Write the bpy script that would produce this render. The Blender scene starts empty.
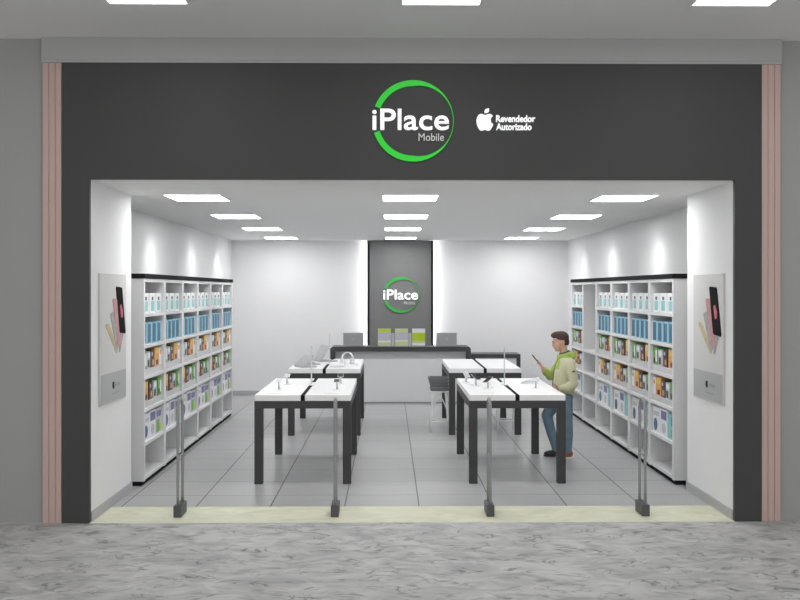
import bpy, bmesh, math, random
from mathutils import Vector, Matrix
random.seed(7)
PI = math.pi
S = bpy.context.scene
COL = S.collection

# ------------------------------------------------------------------ materials
def mat(name, rgb, rough=0.5, metal=0.0, var=0.04, scale=6.0, bump=0.0, alpha=1.0, trans=0.0, spec=0.5):
    m = bpy.data.materials.new(name); m.use_nodes = True
    nt = m.node_tree; b = nt.nodes['Principled BSDF']
    b.inputs['Roughness'].default_value = rough
    b.inputs['Metallic'].default_value = metal
    b.inputs['Alpha'].default_value = alpha
    b.inputs['Transmission Weight'].default_value = trans
    b.inputs['Specular IOR Level'].default_value = spec
    tc = nt.nodes.new('ShaderNodeTexCoord')
    n = nt.nodes.new('ShaderNodeTexNoise'); n.inputs['Scale'].default_value = scale
    n.inputs['Detail'].default_value = 3
    nt.links.new(tc.outputs['Object'], n.inputs['Vector'])
    mr = nt.nodes.new('ShaderNodeMix'); mr.data_type = 'RGBA'
    mr.inputs[6].default_value = (*[max(0, c*(1-var)) for c in rgb], 1)
    mr.inputs[7].default_value = (*[min(1, c*(1+var)) for c in rgb], 1)
    nt.links.new(n.outputs['Fac'], mr.inputs[0])
    nt.links.new(mr.outputs[2], b.inputs['Base Color'])
    if bump:
        bp = nt.nodes.new('ShaderNodeBump'); bp.inputs['Strength'].default_value = bump
        bp.inputs['Distance'].default_value = 0.01
        nt.links.new(n.outputs['Fac'], bp.inputs['Height'])
        nt.links.new(bp.outputs['Normal'], b.inputs['Normal'])
    return m

def emis(name, rgb, strength):
    m = bpy.data.materials.new(name); m.use_nodes = True
    nt = m.node_tree; nt.nodes.clear()
    o = nt.nodes.new('ShaderNodeOutputMaterial'); e = nt.nodes.new('ShaderNodeEmission')
    e.inputs[0].default_value = (*rgb, 1); e.inputs[1].default_value = strength
    nt.links.new(e.outputs[0], o.inputs[0])
    return m

def lin(r, g, b):
    f = lambda c: (c/255/12.92) if c/255 <= .04045 else ((c/255+.055)/1.055)**2.4
    return (f(r), f(g), f(b))

STORE_E, MALL_E, WORLD_E = 17.2, 7.5, 1.08

M = dict(
    white_wall = mat('white_wall', (.77, .77, .775), .75, var=.01),
    store_ceiling = mat('store_ceiling', (.83, .83, .83), .85, var=.01),
    mall_ceiling = mat('mall_ceiling', (.72, .72, .715), .85, var=.01),
    mall_wall = mat('mall_wall', (.345, .345, .342), .8, var=.02, scale=1.5),
    header = mat('header_band', (.40, .40, .40), .7, var=.02),
    charcoal = mat('charcoal_laminate', (.045, .045, .045), .6, var=.04, scale=3),
    rose = mat('rose_metal', (.54, .39, .35), .55, .0, var=.04),
    rose_dark = mat('rose_groove', (.34, .21, .20), .5, .0, var=.04),
    baseboard = mat('grey_baseboard', (.42, .42, .43), .6, var=.02),
    shelf_white = mat('shelf_white', (.70, .70, .705), .5, var=.01),
    shelf_back = mat('shelf_back', (.56, .56, .57), .6, var=.01),
    black = mat('black_board', (.012, .012, .013), .8, var=.05, spec=.1),
    table_dark = mat('table_dark', (.042, .042, .043), .5, var=.06),
    table_white = mat('table_white', (.88, .88, .885), .3, var=.005),
    counter_dark = mat('counter_dark', (.05, .05, .055), .45, var=.05),
    counter_front = mat('counter_front', (.74, .74, .745), .6, var=.01),
    panel_grey = mat('panel_grey', (.18, .18, .182), .6, var=.03),
    panel_edge = mat('panel_edge', (.06, .06, .062), .5, var=.03),
    seam = mat('seam', (.30, .30, .30), .5),
    silver = mat('silver', (.50, .50, .51), .4, .3, var=.02),
    steel = mat('steel', (.30, .305, .31), .4, .3, var=.05),
    sensor = mat('sensor_box', (.075, .082, .085), .5, var=.08),
    white_plastic = mat('white_plastic', (.85, .85, .86), .35, var=.005),
    dark_screen = mat('dark_screen', (.015, .015, .018), .15),
    acrylic = mat('acrylic', (.62, .63, .65), .15, var=.01),
    stool_seat = mat('stool_seat', (.15, .15, .155), .6, var=.06),
    green_sign = mat('green_sign', (.02, .56, .03), .45, var=.03),
    green_logo = mat('green_logo', (.035, .44, .06), .45, var=.03),
    white_sign = mat('white_sign', (.93, .93, .93), .4, var=.005),
    small_sign = mat('small_sign', (.80, .80, .80), .5),
    lime = mat('lime_card', (.48, .66, .015), .5, var=.05),
    lime_pale = mat('lime_pale', (.60, .68, .30), .5, var=.05),
    card_grey = mat('card_grey', (.55, .55, .62), .5, var=.06, scale=30),
    card_white = mat('card_white', (.85, .85, .83), .5, var=.01),
    poster = mat('poster_board', (.60, .60, .59), .5, var=.01),
    poster_band = mat('poster_band', (.40, .405, .41), .5, var=.01),
    rose_phone = mat('rose_phone', (.60, .38, .37), .35, .2),
    gold_phone = mat('gold_phone', (.62, .55, .38), .35, .2),
    silver_phone = mat('silver_phone', (.62, .62, .62), .3, .3),
    print_gold = mat('print_gold', (.50, .42, .24), .6, var=.3, scale=18, spec=.2),
    print_silver = mat('print_silver', (.36, .36, .36), .6, var=.4, scale=18, spec=.2),
    print_rose = mat('print_rose', (.50, .28, .28), .6, var=.25, scale=18, spec=.2),
    print_black = mat('print_black', (.010, .009, .011), .7, spec=.05),
    red_glow = mat('red_spot', (.55, .04, .12), .3, var=.3, scale=40),
    diffuser = emis('store_diffuser', (1, 1, 1), STORE_E),
    mall_diffuser = emis('mall_diffuser', (1, 1, 1), MALL_E),
    led = emis('led_strip', (1, 1, 1), 17.0),
    # goods
    teal = mat('teal', (.25, .55, .56), .4, var=.1, scale=30),
    pack_white = mat('pack_white', (.80, .82, .83), .4, var=.02),
    cap = mat('cap', (.05, .04, .05), .4),
    blue = mat('blue', (.012, .12, .22), .4, var=.15, scale=25),
    sky = mat('sky_blue', (.30, .56, .70), .4, var=.08, scale=25),
    green = mat('green', (.16, .42, .07), .45, var=.25, scale=25),
    palegrey = mat('pale_grey', (.55, .55, .60), .45, var=.15, scale=30),
    dark = mat('dark_pack', (.03, .025, .035), .4, var=.3, scale=25),
    orange = mat('orange', (.75, .36, .10), .45, var=.2, scale=25),
    yellow = mat('yellow', (.75, .55, .10), .45, var=.15, scale=25),
    purple = mat('purple_blue', (.17, .16, .36), .45, var=.2, scale=25),
    navy = mat('navy', (.03, .06, .20), .4, var=.2, scale=25),
    # person
    skin = mat('skin', (.56, .33, .24), .55, var=.06, scale=20),
    hair = mat('hair', (.060, .030, .024), .7, var=.35, scale=60, bump=.5),
    jacket = mat('jacket_khaki', (.60, .58, .39), .8, var=.08, scale=18, bump=.2),
    jacket_green = mat('jacket_lime', (.40, .50, .13), .8, var=.1, scale=18, bump=.2),
    jacket_dark = mat('jacket_lining', (.09, .08, .055), .8),
    denim = mat('denim', (.16, .24, .31), .85, var=.25, scale=14, bump=.2),
    shoe_red = mat('shoe_red', (.30, .09, .06), .6, var=.1),
    shoe_dark = mat('shoe_dark', (.035, .035, .04), .6, var=.1),
    lip = mat('lip', (.45, .20, .17), .5),
)

def lit(m, rgb, s_):
    b = m.node_tree.nodes['Principled BSDF']; b.inputs['Emission Color'].default_value = (*rgb, 1); b.inputs['Emission Strength'].default_value = s_
lit(M['green_sign'], (.02, .8, .03), .22)      # slight glow added to brighten ring and lettering, illumination only assumed
lit(M['white_sign'], (1, 1, 1), .45)

def tile_material():
    m = bpy.data.materials.new('grey_floor_tiles'); m.use_nodes = True
    nt = m.node_tree; b = nt.nodes['Principled BSDF']; N = nt.nodes.new; L = nt.links.new
    tc = N('ShaderNodeTexCoord'); sp = N('ShaderNodeSeparateXYZ'); L(tc.outputs['Object'], sp.inputs[0])
    def math_(op, a, v=None):
        n = N('ShaderNodeMath'); n.operation = op
        if isinstance(a, (int, float)): n.inputs[0].default_value = a
        else: L(a, n.inputs[0])
        if v is not None:
            if isinstance(v, (int, float)): n.inputs[1].default_value = v
            else: L(v, n.inputs[1])
        return n.outputs[0]
    W = .755
    def line(sock, off, half):
        u = math_('DIVIDE', math_('SUBTRACT', sock, off), W)
        d = math_('ABSOLUTE', math_('SUBTRACT', math_('FRACT', math_('ADD', u, 0.5)), 0.5))
        return math_('LESS_THAN', d, half/W), math_('FLOOR', u)
    lx, ix = line(sp.outputs['X'], .305, .007)
    ly, iy = line(sp.outputs['Y'], 1.19, .006)
    cb = N('ShaderNodeCombineXYZ'); L(ix, cb.inputs[0]); L(iy, cb.inputs[1])
    wn = N('ShaderNodeTexWhiteNoise'); wn.noise_dimensions = '2D'; L(cb.outputs[0], wn.inputs['Vector'])
    no = N('ShaderNodeTexNoise'); no.inputs['Scale'].default_value = 2.2; no.inputs['Detail'].default_value = 5
    mp = N('ShaderNodeMapping'); mp.inputs['Scale'].default_value = (.5, 2.2, 1)
    L(tc.outputs['Object'], mp.inputs[0]); L(mp.outputs[0], no.inputs['Vector'])
    f = math_('ADD', math_('MULTIPLY', wn.outputs['Value'], .35), math_('MULTIPLY', no.outputs['Fac'], .65))
    rp = N('ShaderNodeValToRGB')
    rp.color_ramp.elements[0].color = (.345, .345, .35, 1); rp.color_ramp.elements[1].color = (.435, .435, .44, 1)
    L(f, rp.inputs[0])
    mx = N('ShaderNodeMix'); mx.data_type = 'RGBA'; mx.inputs[7].default_value = (.085, .085, .085, 1)
    L(rp.outputs[0], mx.inputs[6]); L(lx, mx.inputs[0])
    mx2 = N('ShaderNodeMix'); mx2.data_type = 'RGBA'; mx2.inputs[7].default_value = (.14, .14, .14, 1)
    L(mx.outputs[2], mx2.inputs[6]); L(ly, mx2.inputs[0])
    L(mx2.outputs[2], b.inputs['Base Color'])
    b.inputs['Roughness'].default_value = .38
    b.inputs['Specular IOR Level'].default_value = .35
    return m

def marble_material(name, base, lightc, vein, scale=2.4, rough=.5, vein_amt=1.0):
    m = bpy.data.materials.new(name); m.use_nodes = True
    nt = m.node_tree; b = nt.nodes['Principled BSDF']; N = nt.nodes.new; L = nt.links.new
    tc = N('ShaderNodeTexCoord')
    mp = N('ShaderNodeMapping'); mp.inputs['Scale'].default_value = (.7, 1.05, 1)
    L(tc.outputs['Object'], mp.inputs[0])
    n1 = N('ShaderNodeTexNoise'); n1.inputs['Scale'].default_value = scale; n1.inputs['Detail'].default_value = 4
    n1.inputs['Distortion'].default_value = 1.2
    L(mp.outputs[0], n1.inputs['Vector'])
    rp = N('ShaderNodeValToRGB')
    rp.color_ramp.elements[0].position = .32; rp.color_ramp.elements[1].position = .66
    rp.color_ramp.elements[0].color = (*base, 1); rp.color_ramp.elements[1].color = (*lightc, 1)
    L(n1.outputs['Fac'], rp.inputs[0])
    n2 = N('ShaderNodeTexNoise'); n2.inputs['Scale'].default_value = scale*.85; n2.inputs['Detail'].default_value = 2.5
    n2.inputs['Distortion'].default_value = 2.2
    L(mp.outputs[0], n2.inputs['Vector'])
    # thin ridge veins around the 0.5 level of the warped noise
    a = N('ShaderNodeMath'); a.operation = 'SUBTRACT'; a.inputs[1].default_value = .5; L(n2.outputs['Fac'], a.inputs[0])
    c = N('ShaderNodeMath'); c.operation = 'ABSOLUTE'; L(a.outputs[0], c.inputs[0])
    r2 = N('ShaderNodeValToRGB')
    r2.color_ramp.elements[0].position = 0.0; r2.color_ramp.elements[0].color = (1, 1, 1, 1)
    r2.color_ramp.elements[1].position = .06; r2.color_ramp.elements[1].color = (0, 0, 0, 1)
    L(c.outputs[0], r2.inputs[0])
    n3 = N('ShaderNodeTexNoise'); n3.inputs['Scale'].default_value = scale*1.6; L(mp.outputs[0], n3.inputs['Vector'])
    r3 = N('ShaderNodeValToRGB'); r3.color_ramp.elements[0].position = .42; r3.color_ramp.elements[1].position = .68
    L(n3.outputs['Fac'], r3.inputs[0])
    k = N('ShaderNodeMath'); k.operation = 'MULTIPLY'; L(r2.outputs[0], k.inputs[0]); L(r3.outputs[0], k.inputs[1])
    k2 = N('ShaderNodeMath'); k2.operation = 'MULTIPLY'; L(k.outputs[0], k2.inputs[0]); k2.inputs[1].default_value = vein_amt
    mx = N('ShaderNodeMix'); mx.data_type = 'RGBA'; mx.inputs[7].default_value = (*vein, 1)
    L(rp.outputs[0], mx.inputs[6]); L(k2.outputs[0], mx.inputs[0])
    L(mx.outputs[2], b.inputs['Base Color'])
    b.inputs['Roughness'].default_value = rough
    b.inputs['Specular IOR Level'].default_value = .3
    return m
M['tiles'] = tile_material()
M['marble'] = marble_material('mall_marble', (.345, .343, .343), (.54, .538, .53), (.10, .10, .10), 3.8, .55, .85)
M['cream'] = marble_material('cream_stone', (.60, .60, .45), (.72, .72, .57), (.50, .49, .36), 3.0, .5, .5)

# ------------------------------------------------------------------ mesh helpers
class MB:
    def __init__(s): s.bm = bmesh.new(); s.mi = 0
    def _finish(s, geom_verts, bevel, seg=2):
        faces = {f for v in geom_verts for f in v.link_faces}
        for f in faces: f.material_index = s.mi
        if bevel:
            edges = list({e for v in geom_verts for e in v.link_edges})
            r = bmesh.ops.bevel(s.bm, geom=edges, offset=bevel, segments=seg, affect='EDGES', profile=.5)
            for f in r['faces']: f.material_index = s.mi
    def box(s, x0, y0, z0, x1, y1, z1, bevel=0.0, seg=2, mtx=None):
        r = bmesh.ops.create_cube(s.bm, size=1)
        vs = r['verts']
        for v in vs:
            v.co = Vector((x0 if v.co.x < 0 else x1, y0 if v.co.y < 0 else y1, z0 if v.co.z < 0 else z1))
            if mtx: v.co = mtx @ v.co
        s._finish(vs, bevel, seg); return s
    def cyl(s, cx, cy, z0, z1, r0, r1=None, seg=24, bevel=0, mtx=None):
        r1 = r0 if r1 is None else r1
        r = bmesh.ops.create_cone(s.bm, cap_ends=True, segments=seg, radius1=r0, radius2=r1, depth=z1-z0)
        for v in r['verts']:
            v.co += Vector((cx, cy, (z0+z1)/2))
            if mtx: v.co = mtx @ v.co
        s._finish(r['verts'], 0)
        for f in {f for v in r['verts'] for f in v.link_faces}:
            if len(f.verts) == 4: f.smooth = True
        return s
    def ball(s, c, rx, ry, rz, seg=20, mtx=None):
        r = bmesh.ops.create_uvsphere(s.bm, u_segments=seg, v_segments=max(8, seg//2), radius=1)
        for v in r['verts']:
            v.co = Vector((v.co.x*rx, v.co.y*ry, v.co.z*rz))
            if mtx: v.co = mtx @ v.co
            v.co += Vector(c)
        for f in {f for v in r['verts'] for f in v.link_faces}: f.smooth = True; f.material_index = s.mi
        return s
    def tube(s, pts, r, seg=10, closed=False):
        pts = [Vector(p) for p in pts]; n = len(pts); rings = []
        radii = r if isinstance(r, (list, tuple)) else [r]*n
        up = None
        for i, p in enumerate(pts):
            if closed: t = (pts[(i+1) % n]-pts[i-1]).normalized()
            else: t = (pts[min(i+1, n-1)]-pts[max(i-1, 0)]).normalized()
            if up is None:
                up = Vector((0, 0, 1)) if abs(t.z) < .9 else Vector((1, 0, 0))
            a = t.cross(up).normalized(); bb = a.cross(t).normalized(); up = bb
            rings.append([s.bm.verts.new(p+a*math.cos(k*2*PI/seg)*radii[i]+bb*math.sin(k*2*PI/seg)*radii[i]) for k in range(seg)])
        rng = range(n) if closed else range(n-1)
        for i in rng:
            A, B = rings[i], rings[(i+1) % n]
            for k in range(seg):
                f = s.bm.faces.new((A[k], A[(k+1) % seg], B[(k+1) % seg], B[k])); f.smooth = True; f.material_index = s.mi
        if not closed:
            for R in (rings[0][::-1], rings[-1]):
                f = s.bm.faces.new(R); f.material_index = s.mi
        return s
    def prism(s, outline, d0, d1, axis='y'):
        """outline (u,v) pairs extruded from d0 to d1; axis y: (u,d,v); x: (d,u,v); z: (u,v,d)"""
        P = {'y': lambda u, v, d: (u, d, v), 'x': lambda u, v, d: (d, u, v), 'z': lambda u, v, d: (u, v, d)}[axis]
        A = [s.bm.verts.new(P(u, v, d0)) for u, v in outline]
        B = [s.bm.verts.new(P(u, v, d1)) for u, v in outline]
        n = len(outline); fs = [s.bm.faces.new(A), s.bm.faces.new(B[::-1])]
        for i in range(n): fs.append(s.bm.faces.new((A[i], B[i], B[(i+1) % n], A[(i+1) % n])))
        for f in fs: f.material_index = s.mi
        return s
    def build(s, name, mats, parent=None, loc=(0, 0, 0)):
        bmesh.ops.recalc_face_normals(s.bm, faces=s.bm.faces[:])
        me = bpy.data.meshes.new(name); s.bm.to_mesh(me); s.bm.free()
        for m in (mats if isinstance(mats, (list, tuple)) else [mats]): me.materials.append(m)
        return link(name, me, parent, loc)

def link(name, me, parent=None, loc=(0, 0, 0)):
    o = bpy.data.objects.new(name, me); COL.objects.link(o)
    o.location = loc
    if parent: o.parent = parent
    return o

def tag(o, label, cat, group=None, kind=None):
    o['label'] = label; o['category'] = cat
    if group: o['group'] = group
    if kind: o['kind'] = kind
    return o

def thing(name, label, cat, loc=(0, 0, 0), rz=0, group=None):
    o = link(name, None, None, loc); o.rotation_euler = (0, 0, rz)
    o.empty_display_size = .05
    return tag(o, label, cat, group)

def dup(root, loc, rz=None, label=None, group=None):
    r = root.copy(); COL.objects.link(r); r.location = loc
    if rz is not None: r.rotation_euler = (0, 0, rz)
    if label: r['label'] = label
    if group: r['group'] = group
    for ch in list(root.children):
        c = ch.copy(); COL.objects.link(c); c.parent = r
        for g in list(ch.children):
            d = g.copy(); COL.objects.link(d); d.parent = c
    return r

def struct(o, label=None):
    o['kind'] = 'structure'
    if label: o['label'] = label; o['category'] = o.name.split('_')[0]
    return o

# ------------------------------------------------------------------ the setting
HC = 3.24                       # store ceiling / opening head
HM = 4.58                       # mall ceiling
XL, XR = -2.825, 3.29           # clear opening
WL, WR = -3.30, 3.76            # side walls of the store
YB = 11.2                       # back wall
struct(MB().box(-9, -15, -.2, 9, 0, 0).build('floor_mall', M['marble']), 'grey veined marble floor of the mall corridor')
struct(MB().box(-3.7, .63, -.2, 4.2, YB+.2, 0).build('floor_store', M['tiles']), 'grey square tile floor inside the shop')
struct(MB().box(-2.826, -.055, -.198, 3.285, .63, .002).box(-2.9, .0, -.2, 3.4, .63, 0).build('trim_1', M['cream']), 'cream stone threshold strip across the shop entrance')
struct(MB().box(-9, -15, HM, 9, .2, HM+.2).build('ceiling_mall', M['mall_ceiling']), 'grey ceiling of the mall corridor')
struct(MB().box(-3.25, 0.0, HC, 3.7, .25, HC+.15).box(-3.6, .25, HC, 4.1, YB+.2, HC+.15).build('ceiling_store', M['store_ceiling']), 'pale grey ceiling inside the shop')
struct(MB().box(WL-.15, 1.44, 0, WL, YB, HC).build('wall_left', M['white_wall']), 'white left wall above the shelving')
struct(MB().box(WR, 1.44, 0, WR+.15, YB, HC).build('wall_right', M['white_wall']), 'white right wall above the shelving')
struct(MB().box(WL-.15, YB, 0, WR+.15, YB+.15, HC).build('wall_back', M['white_wall']), 'white back wall of the shop')
struct(MB().box(-3.26, .003, 0, XL, .30, HC).box(WL-.15, .30, 0, XL, 1.44, HC).build('wall_entrance_left', M['white_wall']), 'white return wall with poster, left of the entrance')
struct(MB().box(XR, .003, 0, 3.70, .30, HC).box(XR, .30, 0, WR+.15, 1.44, HC).build('wall_entrance_right', M['white_wall']), 'white return wall with poster, right of the entrance')
# charcoal portal round the opening
FT = 4.345
fr = MB()
fr.prism([(-3.085, 0), (-2.826, 0), (-2.826, HC+.005), (3.285, HC+.005), (3.285, 0), (3.54, 0), (3.54, FT), (-3.085, FT)], -.05, -.002, 'y')
struct(fr.build('wall_front', M['charcoal']), 'charcoal portal framing the shop entrance')
struct(MB().box(-3.272, -.07, FT+.02, 3.731, .2, HM, .004).build('trim_2', M['header']), 'grey band above the charcoal portal')
struct(MB().box(-3.272, -.06, FT, 3.731, .2, FT+.022).build('trim_3', M['baseboard']), 'thin pale ledge along the top of the portal')
def rose(name, x0, x1, label):
    b = MB(); n = 3; w = (x1-x0)/n
    b.box(x0, -.035, 0, x1, .2, FT)
    for k in range(n):
        b.box(x0+k*w+.004, -.043, 0, x0+(k+1)*w-.004, -.03, FT, .004)
    struct(b.build(name, M['rose']), label)
rose('trim_4', -3.27, -3.087, 'rose ribbed pilaster left of the portal')
rose('trim_5', 3.542, 3.728, 'rose ribbed pilaster right of the portal')
struct(MB().box(-9, .0, 0, -3.27, .2, HM).build('wall_mall_left', M['mall_wall']), 'grey mall wall left of the shop')
struct(MB().box(3.728, .0, 0, 9, .2, HM).build('wall_mall_right', M['mall_wall']), 'grey mall wall right of the shop')
# baseboards
struct(MB().box(XL, .0, 0, XL+.012, 1.45, .10, .003).build('baseboard_left', M['baseboard']))
struct(MB().box(XR-.012, .0, 0, XR, 1.45, .10, .003).build('baseboard_right', M['baseboard']))
struct(MB().box(WL, YB-.015, 0, WR, YB, .09, .003).build('baseboard_back', M['baseboard']))

# ------------------------------------------------------------------ ceiling lights
def make_panel(name, w, d, z, dm, label, loc, group):
    t = thing(name, label, 'ceiling light', (loc[0], loc[1], z), 0, group)
    f = MB(); e = .012
    for a in ((-w/2-e, -d/2-e, w/2+e, -d/2), (-w/2-e, d/2, w/2+e, d/2+e), (-w/2-e, -d/2, -w/2, d/2), (w/2, -d/2, w/2+e, d/2)):
        f.box(a[0], a[1], -.014, a[2], a[3], 0)
    f.build('frame', M['white_plastic'], t)
    MB().box(-w/2, -d/2, -.010, w/2, d/2, -.002).build('diffuser', dm, t)
    return t
ORD = ['first', 'second', 'third', 'fourth', 'fifth', 'sixth']
first = None
for cn, xs in (('left', -2.14), ('centre', .235), ('right', 2.63)):
    for k, y in enumerate((1.66, 4.43, 7.25, 10.08)):
        lab = f'white light panel, {ORD[k]} from the entrance in the {cn} row on the shop ceiling'
        if first is None: first = make_panel('ceiling_light', .60, .70, HC, M['diffuser'], lab, (xs, y), 'shop ceiling lights')
        else: dup(first, (xs, y, HC), None, lab)
first = None
for cn, xs in (('left', -1.985), ('middle', .43), ('right', 2.84)):
    lab = f'{cn} white light panel on the mall ceiling in front of the shop'
    if first is None: first = make_panel('ceiling_light', .635, 1.0, HM, M['mall_diffuser'], lab, (xs, -1.69), 'mall ceiling lights')
    else: dup(first, (xs, -1.69, HM), None, lab)
for k, y in enumerate((-4.6, -7.6, -10.6)):
    for cn, xs in (('left', -1.985), ('middle', .43), ('right', 2.84)):
        dup(first, (xs, y, HM), None, f'{cn} white light panel on the mall ceiling, row {ORD[k+1]} from the shop')

# ------------------------------------------------------------------ lettering
def text_mesh(txt, size, extrude, bold=0.0):
    c = bpy.data.curves.new('lettering', 'FONT'); c.body = txt; c.size = size
    c.extrude = extrude; c.offset = bold; c.resolution_u = 6
    o = bpy.data.objects.new('lettering', c); COL.objects.link(o)
    dg = bpy.context.evaluated_depsgraph_get(); dg.update()
    me = bpy.data.meshes.new_from_object(o.evaluated_get(dg))
    bpy.data.objects.remove(o); bpy.data.curves.remove(c)
    return me
def bounds(me):
    xs = [v.co.x for v in me.vertices]; ys = [v.co.y for v in me.vertices]
    return min(xs), max(xs), min(ys), max(ys)
def upright(me, sx, sz, ox, oz):
    """text drawn in xy -> stands in xz, facing -y"""
    back = -max(v.co.z for v in me.vertices)
    for v in me.vertices:
        v.co = Vector((v.co.x*sx+ox, -v.co.z+back, v.co.y*sz+oz))
    me.update(); return me
def lettering(name, txt, x0, x1, z0, z1, material, parent, bold=.0, depth=.012, ref=None, y=0):
    """one mesh fitted so that the ink spans x0..x1 and z0..z1"""
    me = text_mesh(txt, 1, depth, bold)
    a, b, c, d = bounds(me)
    sx, sz = (x1-x0)/(b-a), (z1-z0)/(d-c)
    upright(me, sx, sz, x0-a*sx, z0-c*sz)
    me.materials.append(material)
    return link(name, me, parent, (0, y, 0))
def word_letters(txt, x0, x1, z0, z1, material, parent, bold, depth):
    full = text_mesh(txt, 1, depth, bold); a, b, c, d = bounds(full)
    sx, sz = (x1-x0)/(b-a), (z1-z0)/(d-c)
    for i, ch in enumerate(txt):
        pre = bounds(text_mesh(txt[:i+1], 1, depth, bold))
        me = text_mesh(ch, 1, depth, bold); q = bounds(me)
        sh = pre[1]-q[1]
        upright(me, sx, sz, x0-a*sx+sh*sx, z0-c*sz)
        me.materials.append(material); link('letter', me, parent)
def ring(R, tmin, tmax, gap0, gap1, depth, material, parent, cx, cz, y=0):
    n = 96; out, inn = [], []
    for k in range(n+1):
        th = math.radians(gap0) - (math.radians(gap0)-math.radians(gap1))*k/n      # clockwise over the top
        c = max(0, min(1, 1-math.cos(th)))
        t = tmin+(tmax-tmin)*c**1.15
        out.append((math.cos(th), math.sin(th), R)); inn.append((math.cos(th), math.sin(th), R-t))
    b = MB()
    A = [(cx+c*r, cz+s_*r) for c, s_, r in out]; B = [(cx+c*r, cz+s_*r) for c, s_, r in inn]
    va = [[b.bm.verts.new((p[0], yy, p[1])) for p in L_] for L_ in (A, B) for yy in (-depth, 0)]
    for i in range(n):
        for p, q in ((0, 2), (3, 1), (1, 0), (2, 3)):
            b.bm.faces.new((va[p][i], va[p][i+1], va[q][i+1], va[q][i]))
    for i in (0, n):
        b.bm.faces.new((va[0][i], va[1][i], va[3][i], va[2][i]))
    return b.build('ring', material, parent, (0, y, 0))

def fruit_outline(n=10):
    """apple body with a bite on the right, in a unit frame about 1 wide, 1 high"""
    def bez(p0, p1, p2, p3, k=8):
        r = []
        for i in range(k):
            t = i/k; u = 1-t
            r.append((u**3*p0[0]+3*u*u*t*p1[0]+3*u*t*t*p2[0]+t**3*p3[0], u**3*p0[1]+3*u*u*t*p1[1]+3*u*t*t*p2[1]+t**3*p3[1]))
        return r
    o = []
    o += bez((.0, .40), (.10, .40), (.18, .46), (.26, .46))
    o += bez((.26, .46), (.36, .46), (.42, .39), (.455, .34))
    o += bez((.455, .34), (.28, .22), (.28, -.03), (.48, -.13))       # the bite
    o += bez((.48, -.13), (.42, -.32), (.31, -.50), (.20, -.50))
    o += bez((.20, -.50), (.12, -.50), (.08, -.45), (0, -.45))
    o += bez((0, -.45), (-.08, -.45), (-.12, -.50), (-.20, -.50))
    o += bez((-.20, -.50), (-.34, -.50), (-.50, -.18), (-.50, .06))
    o += bez((-.50, .06), (-.50, .32), (-.36, .46), (-.22, .46))
    o += bez((-.22, .46), (-.14, .46), (-.07, .40), (0, .40))
    return o
def leaf_outline():
    o = []
    for k in range(12):
        t = k/11; o.append((.0+.25*t-.10*math.sin(PI*t), .50+.28*t+.07*math.sin(PI*t)))
    for k in range(1, 11):
        t = 1-k/11; o.append((.0+.25*t+.10*math.sin(PI*t), .50+.28*t-.07*math.sin(PI*t)))
    return o

sg = thing('shop_sign', 'large round green ring sign with white lettering on the charcoal fascia', 'sign', (0, -.051, 0))
px = lambda x: (x-389)/105.63
pz = lambda y: 2.2+(290-y)/105.63 + .005
ring(40.6/105.6, .5/105, 5.8/105, 159, -163, .02, M['green_sign'], sg, px(413.0), pz(121.7))
word_letters('iPlace', px(372.3), px(448.8), pz(131.0), pz(109.8), M['white_sign'], sg, .010, .014)
lettering('small_lettering', 'Mobile', px(418.5), px(443.8), pz(141.6), pz(134), M['small_sign'], sg, 0, .010)
rs = thing('reseller_sign', 'small white apple emblem sign with two lines of lettering beside the ring', 'sign', (0, -.051, 0))
ex, ez, es = px(485.0), pz(122.6), 17.0/105
MB().prism([(ex+u*es, ez+v*es*1.02) for u, v in fruit_outline()], -.014, 0).build('emblem', M['white_sign'], rs)
MB().prism([(ex+(u-.02)*es, ez+(v+.02)*es) for u, v in leaf_outline()], -.014, 0).build('emblem_leaf', M['white_sign'], rs)
lettering('lettering', 'Revendedor', px(496), px(535.3), pz(122.7), pz(115.8), M['white_sign'], rs, .02, .010)
lettering('lettering', 'Autorizado', px(496), px(531.5), pz(130.8), pz(123.9), M['white_sign'], rs, .02, .010)

# ------------------------------------------------------------------ back feature panel
PY = YB-.16
fp = thing('backlit_panel', 'tall grey backlit panel standing off the white back wall', 'panel', (.235, PY, 0))
PW = .69
MB().box(-PW+.02, -.03, 0.0, PW-.02, .03, HC-.005).build('board', M['panel_grey'], fp)
for s_ in (-1, 1):
    x0, x1 = sorted((s_*(PW-.055), s_*PW))
    MB().box(x0, -.030, 0.0, x1, .04, HC-.005, .004).build('edge_strip', M['panel_edge'], fp)
    x0, x1 = sorted((s_*(PW-.10), s_*(PW-.03)))
    MB().box(x0, .05, .3, x1, .07, HC-.02).build('light_strip', M['led'], fp)
bs = thing('logo_sign', 'small green ring sign with white lettering on the grey back panel', 'sign', (0, PY-.031, 0))
DB = 20.28; q = DB/975
bx = lambda x: (x-388.6)*q
bz = lambda y: 2.2+(290-y)*q
ring(18*q, .3*q, 2.9*q, 158, -158, .02, M['green_logo'], bs, bx(400.7), bz(295))
word_letters('iPlace', bx(382.8), bx(417.5), bz(299.6), bz(289.6), M['white_sign'], bs, .016, .014)
lettering('small_lettering', 'Mobile', bx(403.5), bx(415), bz(304.6), bz(301.2), M['silver_phone'], bs, .006, .010)

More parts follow.
